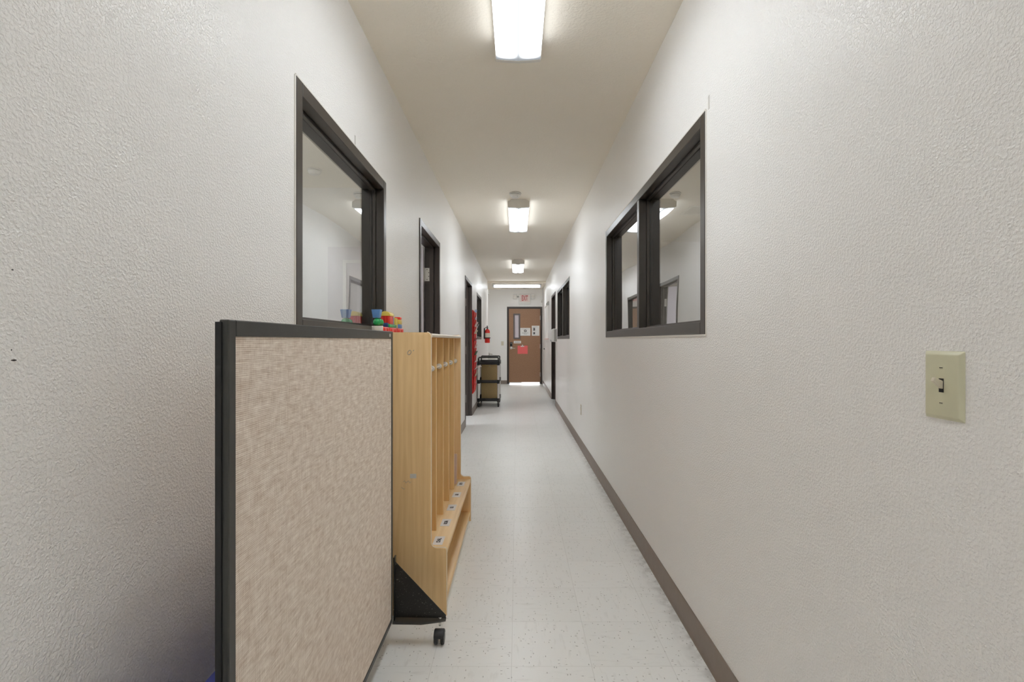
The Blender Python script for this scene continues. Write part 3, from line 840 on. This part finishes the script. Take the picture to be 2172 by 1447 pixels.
make("lens", B().box(.694, YF - .034, 2.328, .718, YF - .028, 2.342, .002, 1), M['grey_plastic'], o)
o = thing("wall_bumper", (XR, 13.4, 1.02), "small black bumper on the right wall beside the exit door", "bumper")
make("plate", B().lathe([(.03, 0), (.03, -.004), (.024, -.007)], (XR, 13.4, 1.02), 0, 16), M['white_plastic'], o)
make("rubber_tip", B().lathe([(.016, -.006), (.018, -.02), (.012, -.03)], (XR, 13.4, 1.02), 0, 16), M['black'], o)

# white roller shade on the right wall near the exit
o = thing("roller_blind", (XR, 12.3, 1.28), "white roller blind on the right wall between the dark door and the exit door", "blind")
make("shade_cloth", B().box(XR - .014, 11.70, 1.285, XR - .001, 12.92, 2.09), M['white_blind'], o)
make("cassette", B().prism([(XR, 2.075), (XR - .03, 2.075), (XR - .034, 2.085), (XR - .02, 2.115), (XR, 2.12)], 1, 11.70, 12.94, .002, 1), M['white_plastic'], o)
make("end_bracket", B().prism([(XR, 2.06), (XR - .065, 2.07), (XR - .062, 2.095), (XR - .02, 2.15), (XR, 2.15)], 1, 11.675, 11.70, .002, 1), M['grey_plastic'], o)
make("bottom_bar", B().box(XR - .032, 11.69, 1.268, XR - .012, 12.93, 1.29, .004, 2), M['p_rose'], o)

# paper / soap dispenser beside the dark door
o = thing("wall_dispenser", (XR, 9.50, 1.21), "white wall dispenser on the right wall beside the dark door frame", "dispenser")
make("housing", B().prism([(XR + .0006, 1.215), (XR - .075, 1.215), (XR - .098, 1.235), (XR - .098, 1.40), (XR - .085, 1.445), (XR - .06, 1.462), (XR + .0006, 1.462)], 1, 9.40, 9.62, .008, 3), M['white_plastic'], o)
make("side_cover", B().prism([(XR - .001, 1.225), (XR - .05, 1.225), (XR - .05, 1.45), (XR - .001, 1.45)], 1, 9.394, 9.402, .002, 1), M['grey_plastic'], o)
make("push_bar", B().box(XR - .106, 9.43, 1.222, XR - .09, 9.59, 1.255, .004, 2), M['grey_plastic'], o)

# ------------------------------------------------------------------ exit sign and door notices
o = thing("exit_sign", (.225, YF, 2.28), "white exit sign with red letters and two lamp heads above the brown door", "exit sign")
sg = make("sign_housing", B().box(.056, YF - .05, 2.278, .394, YF, 2.565, .008, 2), M['white_plastic'], o)
make("sign_face", B().box(.080, YF - .0525, 2.335, .370, YF - .049, 2.548, .002, 1), M['exit_face'], sg)
text("exit_text", "EXIT", .205, M['exit_red'], (.222, YF - .0535, 2.448), (1, 0, 0), (0, 0, 1), sg, .42, .001, .004)
for (xa, xn) in ((-.055, .056), (.452, .394)):
    lh = make("lamp_head", B().box(xa - .055, YF - .085, 2.425, xa + .055, YF - .02, 2.555, .012, 3), M['white_plastic'], o)
    make("lamp_lens", B().box(xa - .042, YF - .088, 2.447, xa + .042, YF - .083, 2.533, .004, 2), M['lamp_white'], lh)
    make("lamp_neck", B().tube([(xn, YF - .03, 2.49), (xa, YF - .03, 2.49)], .016, 10), M['grey_plastic'], o)

def sheet(name, x0, z0, x1, z1, label, cat, mat=None, y=None):
    y = ya if y is None else y
    return make(name, B().box(x0, y - .002, z0, x1, y, z1), mat or M['paper'], at=((x0 + x1) / 2, y, z0), label=label, cat=cat)
def bars(parent, rects, mat, name="printed_lines"):
    b = B()
    for (x0, z0, x1, z1) in rects: b.box(x0, ya - .0027, z0, x1, ya - .0019, z1)
    return make(name, b, mat, parent)
def px(x): return (x - 1096.5) * YF / 1070
def pz(y): return 1.24 + (722.5 - y) * YF / 1070
s1 = sheet("door_notice", px(1103.4), pz(712.3), px(1125.0), pz(695.8), "white landscape notice with dark round emblem on the exit door", "notice")
cx, cz = px(1114.2), pz(702)
b = B(); b.tube([(cx + .032 * math.cos(t), ya - .0025, cz + .024 * math.sin(t)) for t in [i * 2 * PI / 20 for i in range(21)]], .009, 6)
make("emblem", b, M['ink'], s1)
def words(x0, x1, z, h, n, seed):
    rr = random.Random(seed); out = []; x = x0; w = (x1 - x0) / n
    for i in range(n):
        out.append((x, z - h / 2, x + w * rr.uniform(.55, .88), z + h / 2)); x += w
    return out
bars(s1, words(px(1105.6), px(1122), pz(698.3), .007, 7, 1), M['ink_grey'])
bars(s1, words(px(1107.6), px(1121), pz(706.3), .014, 5, 2) + words(px(1111.5), px(1117.5), pz(708.8), .014, 2, 3), M['ink_grey'])
s2 = sheet("door_notice", px(1128), pz(712.3), px(1144.2), pz(691), "white portrait notice with two dark pictures near the exit door hinges", "notice")
bars(s2, words(px(1131), px(1141), pz(693.4), .008, 4, 4), M['ink_grey'])
for k, (yt, yb_) in enumerate(((695, 702), (704.5, 709.5))):
    bars(s2, [(px(1130.8), pz(yb_), px(1135.0), pz(yt))], M['ink_grey'], "picture")
    rr = random.Random(k); blobs = []
    for i in range(7):
        u, w_ = rr.uniform(1130.8, 1134), rr.uniform(yt, yb_ - 1); blobs.append((px(u), pz(w_ + 1.3), px(u + 1.2), pz(w_)))
    b = B()
    for (x0, z0, x1, z1) in blobs: b.box(x0, ya - .0033, z0, x1, ya - .0025, z1)
    make("picture_detail", b, M['ink'], s2)
s3 = sheet("door_sign", px(1089.8), pz(728.4), px(1105.2), pz(723.2), "narrow white strip sign on the exit door under its window", "sign")
bars(s3, words(px(1091.5), px(1103.5), pz(725.8), .022, 4, 6), M['ink_grey'])
cb = thing("clipboard", (px(1108.4), ya, pz(750.8)), "red clipboard with white clip hanging on the exit door", "clipboard")
make("board", B().box(px(1097.8), ya - .005, pz(750.8), px(1119.2), ya, pz(733.4), .002, 1), M['pink_red'], cb)
make("paper", B().box(px(1098.6), ya - .0065, pz(750.2), px(1118.4), ya - .005, pz(736)), M['pink_red'], cb, label="coral red sheet")
b = B(); b.box(px(1104.5), ya - .016, pz(735.8), px(1112), ya - .004, pz(733.8), .002, 1); b.box(px(1107.3), ya - .014, pz(734), px(1109.2), ya - .004, pz(731.4), .002, 1)
make("clip", b, M['white_plastic'], cb)

# ------------------------------------------------------------------ red pocket chart and its papers
PCX = XL
ch = thing("pocket_chart", (XL, 8.71, .36), "tall red hanging pocket chart on the left wall past the second door", "pocket chart")
CY0, CY1 = 8.46, 8.965
make("backing", B().box(XL + .0015, CY0, .345, XL + .012, CY1, 1.755, .003, 1), M['chart_red'], ch)
NP = 11; p0, pit = .36, .123
for k in range(NP):
    z0 = p0 + k * pit
    pr = [(XL + .012, z0), (XL + .021, z0 + .012), (XL + .036, z0 + .135), (XL + .031, z0 + .135), (XL + .017, z0 + .022), (XL + .012, z0 + .014)]
    b = B().prism(pr, 1, CY0 + .005, CY1 - .005)
    make("pocket", b, M['chart_red'], ch)
G = "papers in the red pocket chart"
papers = [  # pocket, y0, y1, height, lean, colour, label
    (10, 8.56, 8.90, .155, .30, 'p_sky', "blue folder in the top pocket of the red chart"),
    (9, 8.66, 8.93, .15, .22, 'p_lilac', "lilac sheet in the second pocket from the top of the red chart"),
    (8, 8.55, 8.93, .19, .30, 'p_rose', "rose sheet in the third pocket from the top of the red chart"),
    (7, 8.60, 8.90, .17, .38, 'p_cream', "cream folder in the fourth pocket from the top of the red chart"),
    (6, 8.58, 8.92, .16, .18, 'p_maroon', "maroon folder in the fifth pocket from the top of the red chart"),
    (5, 8.55, 8.90, .17, .22, 'p_pink', "pink sheet in the middle pocket of the red chart"),
    (4, 8.55, 8.92, .18, .25, 'p_forest', "dark green folder in the fifth pocket from the bottom of the red chart"),
    (3, 8.60, 8.90, .19, .36, 'paper', "white sheet standing in the fourth pocket from the bottom of the red chart"),
    (1, 8.58, 8.90, .17, .22, 'p_cream', "cream sheet in the second pocket from the bottom of the red chart")]
def bent(x0, z0, h1, h2, lean, t, y0, y1):
    """sheet that follows the pocket's slope up to its mouth and leans out more above it"""
    x1 = x0 + .124 * h1; x2 = x1 + math.tan(lean) * (h2 - h1)
    return B().prism([(x0 - t, z0), (x0 + t, z0), (x1 + t, z0 + h1), (x2 + t, z0 + h2), (x2 - t, z0 + h2), (x1 - t, z0 + h1)], 1, y0, y1)
for (k, y0, y1, hgt, lean, mk, lab) in papers:
    z0 = p0 + k * pit + .026; x0 = XL + .0148
    b = bent(x0, z0, .108, hgt, lean + .16, .0013, y0, y1)
    make("pocket_paper", b, M[mk], at=(x0, (y0 + y1) / 2, z0), label=lab, cat="paper", group=G)
# white leaflet bent far out of a low pocket, and a white stick-like folded sheet higher up
zl = p0 + 2 * pit
pts = [(XL + .0172, zl + .050), (XL + .0282, zl + .137), (XL + .046, zl + .160), (XL + .088, zl + .176), (XL + .134, zl + .180),
       (XL + .134, zl + .184), (XL + .086, zl + .181), (XL + .043, zl + .165), (XL + .0256, zl + .139), (XL + .0148, zl + .050)]
make("leaflet", B().prism(pts, 1, 8.62, 8.86), M['paper'], at=(XL + .05, 8.74, zl + .05), label="white leaflet curling far out of the lower red chart pocket", cat="paper", group=G)
zl = p0 + 7 * pit
make("folded_sheet", bent(XL + .0178, zl + .050, .088, .245, .46, .0014, 8.50, 8.58), M['paper'], at=(XL + .018, 8.54, zl + .05),
     label="narrow white folded sheet tilting out beside the cream folder on the red chart", cat="paper", group=G)

# ------------------------------------------------------------------ fire extinguisher
FX, FY, FZ = XL + .078, 11.5, 1.185
o = thing("fire_extinguisher", (FX, FY, FZ), "red fire extinguisher hanging on the left wall behind the cart", "fire extinguisher")
cyl = make("cylinder", B().lathe([(.045, 0), (.056, .004), (.058, .012), (.058, .255), (.054, .28), (.040, .302), (.022, .314), (.018, .322)], (FX, FY, FZ), 2, 28), M['ext_red'], o)
make("label_band", B().lathe([(.0586, .125), (.0586, .225)], (FX, FY, FZ), 2, 28), M['ext_label'], cyl)
b = B(); b.lathe([(.017, .318), (.019, .325), (.019, .352), (.010, .358)], (FX, FY, FZ), 2, 16)
b.box(FX - .012, FY - .10, FZ + .352, FX + .012, FY + .02, FZ + .359, .002, 1)
b.box(FX - .011, FY - .11, FZ + .372, FX + .011, FY + .02, FZ + .379, .002, 1, rot=Matrix.Rotation(-.16, 3, 'X'))
b.box(FX - .008, FY + .002, FZ + .35, FX + .008, FY + .02, FZ + .385)
make("valve_handle", b, M['black'], o, label="black squeeze handle")
b = B(); b.tube([(FX + .015, FY, FZ + .345), (FX - .03, FY - .03, FZ + .355), (FX - .062, FY - .035, FZ + .33), (FX - .068, FY - .04, FZ + .25), (FX - .066, FY - .05, FZ + .14), (FX - .06, FY - .055, FZ + .11)], [.008, .008, .008, .008, .009, .013], 10)
make("hose", b, M['black'], o, label="black hose")
b = B(); b.lathe([(.0595, .105), (.0605, .108), (.0605, .122), (.0595, .125)], (FX, FY, FZ), 2, 28); b.box(FX - .0786, FY - .02, FZ + .09, FX - .055, FY + .02, FZ + .34)
b.box(FX + .03, FY - .065, FZ + .108, FX + .075, FY - .045, FZ + .122, .002, 1)
make("bracket", b, M['black'], o)
b = B(); b.lathe([(.007, 0), (.009, .004), (.009, .012), (.007, .016)], (FX + .004, FY - .022, FZ + .335), 1, 12)
make("gauge", b, M['chrome'], o)

# ------------------------------------------------------------------ drinking fountain behind the cart
o = thing("drinking_fountain", (-.78, YF, .55), "wall drinking fountain on the far wall, mostly hidden behind the black cart", "drinking fountain")
b = B().prism([(YF + .0006, .56), (YF - .16, .60), (YF - .30, .72), (YF - .32, .80), (YF - .31, .815), (YF + .0006, .83)], 0, -.97, -.59, .008, 2)
make("bowl", b, M['white_plastic'], o)
b = B(); b.tube([(-.785, YF - .2, .815), (-.785, YF - .2, .90)], .013, 10); b.tube([(-.785, YF - .2, .84), (-.73, YF - .2, .865), (-.705, YF - .2, .855)], .012, 10)
b.ball((-.705, YF - .2, .853), .02)
make("bubbler", b, M['chrome'], o, label="chrome spout")

# ------------------------------------------------------------------ utility cart
CX0, CX1, CYN, CYF_ = -.735, -.327, 9.40, 10.16
ct = thing("utility_cart", ((CX0 + CX1) / 2, (CYN + CYF_) / 2, 0), "black three shelf utility cart with silver legs against the left wall", "utility cart")
def tray(z0, z1, t=.014):
    b = B()
    b.box(CX0, CYN, z0, CX1, CYF_, z0 + .012, .003, 1)
    b.box(CX0, CYN, z0, CX0 + t, CYF_, z1, .004, 2); b.box(CX1 - t, CYN, z0, CX1, CYF_, z1, .004, 2)
    b.box(CX0, CYN, z0, CX1, CYN + t, z1, .004, 2); b.box(CX0, CYF_ - t, z0, CX1, CYF_, z1, .004, 2)
    for xx in (CX0 + .021, CX1 - .021):
        for yy in (CYN + .021, CYF_ - .021):
            b.tube([(xx, yy, z0 - .012), (xx, yy, z1 + .002)], .026, 14)
    return b
make("shelf_tray", tray(.790, .852), M['black'], ct)
make("shelf_tray", tray(.448, .503), M['black'], ct)
make("shelf_tray", tray(.105, .160), M['black'], ct)
for xx in (CX0 + .021, CX1 - .021):
    for yy in (CYN + .021, CYF_ - .021):
        make("leg", B().tube([(xx, yy, .10), (xx, yy, .82)], .0205, 16), M['alu'], ct, label="silver tube leg")
        cs = make("caster", B().box(xx - .020, yy - .022, .074, xx + .020, yy + .022, .094, .004, 2).tube([(xx, yy, .09), (xx, yy, .105)], .012, 10)
                  .box(xx - .022, yy - .036, .030, xx - .017, yy + .010, .082, .002, 1).box(xx + .017, yy - .036, .030, xx + .022, yy + .010, .082, .002, 1), M['chrome'], ct)
        make("wheel", B().lathe([(.018, -.014), (.044, -.012), (.0475, -.006), (.0475, .006), (.044, .012), (.018, .014)], (xx, yy - .016, .0475), 0, 24), M['wheel'], cs)
for (yy, dy) in ((CYN + .012, -1), (CYF_ - .012, 1)):
    y2 = yy + dy * .035
    pts = [(CX0 + .02, yy, .83), (CX0 + .02, yy + dy * .01, .89), (CX0 + .02, y2, .918), (CX0 + .028, y2, .926), (CX1 - .028, y2, .926), (CX1 - .02, y2, .918), (CX1 - .02, yy + dy * .01, .89), (CX1 - .02, yy, .83)]
    make("handle", B().tube(pts, .0125, 10), M['black'], ct)
def carton(name, z0, z1, label):
    r = thing(name, (-.526, 9.97, z0), label, "cardboard box")
    x0, x1, y0, y1 = -.690, -.362, 9.80, 10.10
    b = B().box(x0, y0, z0, x1, y1, z1, .004, 2)
    bx_ = make("box_body", b, M['card'], r)
    make("box_flap", B().box(x0 + .002, y0 + .002, z1 - .001, x1 - .002, (y0 + y1) / 2 - .002, z1 + .003), M['card'], r)
    make("box_flap", B().box(x0 + .002, (y0 + y1) / 2 + .002, z1 - .001, x1 - .002, y1 - .002, z1 + .003), M['card'], r)
    return r
cA = carton("cardboard_box", .4605, .770, "brown cardboard box with small pale tag on the middle cart shelf")
make("tag", B().box(-.548, 9.7985, .728, -.512, 9.8005, .745), M['p_cream'], cA)
carton("cardboard_box", .1175, .430, "brown cardboard box on the bottom cart shelf")

# ------------------------------------------------------------------ lights, world, camera
def area(name, loc, size, energy, col=(1, 1, 1), rot=(0, 0, 0)):
    l = bpy.data.lights.new(name, 'AREA'); l.energy = energy; l.color = col
    l.shape = 'RECTANGLE'; l.size, l.size_y = size
    o = bpy.data.objects.new(name, l); COL.objects.link(o); o.location = loc; o.rotation_euler = rot
    return o
area("left_room_fill", (-3.5, 2.6, 1.3), (1.6, 1.2), 24, (0.90, 0.94, 1.0), (0, -math.radians(150), 0))  # added area light aimed up to brighten the room ceiling; no window here
area("left_back_room_fill", (-2.4, 7.0, CEIL - .06), (.25, 1.2), 18, (0.95, 0.96, 1.0))  # unseen area light added to brighten the room behind the second door
area("right_room_fill", (2.6, 3.0, CEIL - .06), (.25, 1.2), 9, (1.0, 0.96, 0.90))  # unseen area light added to brighten the room behind the right window
w = bpy.data.worlds.new("sky"); SC.world = w; w.use_nodes = True
nt = w.node_tree; bg = nt.nodes["Background"]
sky = nt.nodes.new("ShaderNodeTexSky"); sky.sky_type = 'NISHITA'; sky.sun_elevation = math.radians(48); sky.sun_rotation = math.radians(200)
sky.sun_disc = False
hs = nt.nodes.new("ShaderNodeHueSaturation"); hs.inputs["Saturation"].default_value = 0.25
nt.links.new(sky.outputs[0], hs.inputs["Color"]); nt.links.new(hs.outputs[0], bg.inputs[0]); bg.inputs[1].default_value = 0.6

cam = bpy.data.cameras.new("camera"); co = bpy.data.objects.new("camera", cam); COL.objects.link(co)
co.location = (0, 0, 1.24); co.rotation_euler = (PI / 2, 0, 0)
cam.sensor_width = 36; cam.lens = 1070 / 2172 * 36
cam.shift_x = -10.5 / 2172; cam.shift_y = -1.0 / 2172
cam.clip_start = 0.02; cam.clip_end = 200
SC.camera = co

SC.view_settings.view_transform = 'Standard'; SC.view_settings.look = 'None'
SC.view_settings.gamma = 1.0; SC.view_settings.use_curve_mapping = False
SC.view_settings.exposure = 1.23
cy = SC.cycles
cy.use_denoising = True; cy.use_adaptive_sampling = True; cy.adaptive_threshold = 0.04; cy.adaptive_min_samples = 20
cy.max_bounces = 16; cy.diffuse_bounces = 11; cy.glossy_bounces = 6; cy.transparent_max_bounces = 12
cy.sample_clamp_indirect = 6.0
cy.caustics_reflective = False; cy.caustics_refractive = False
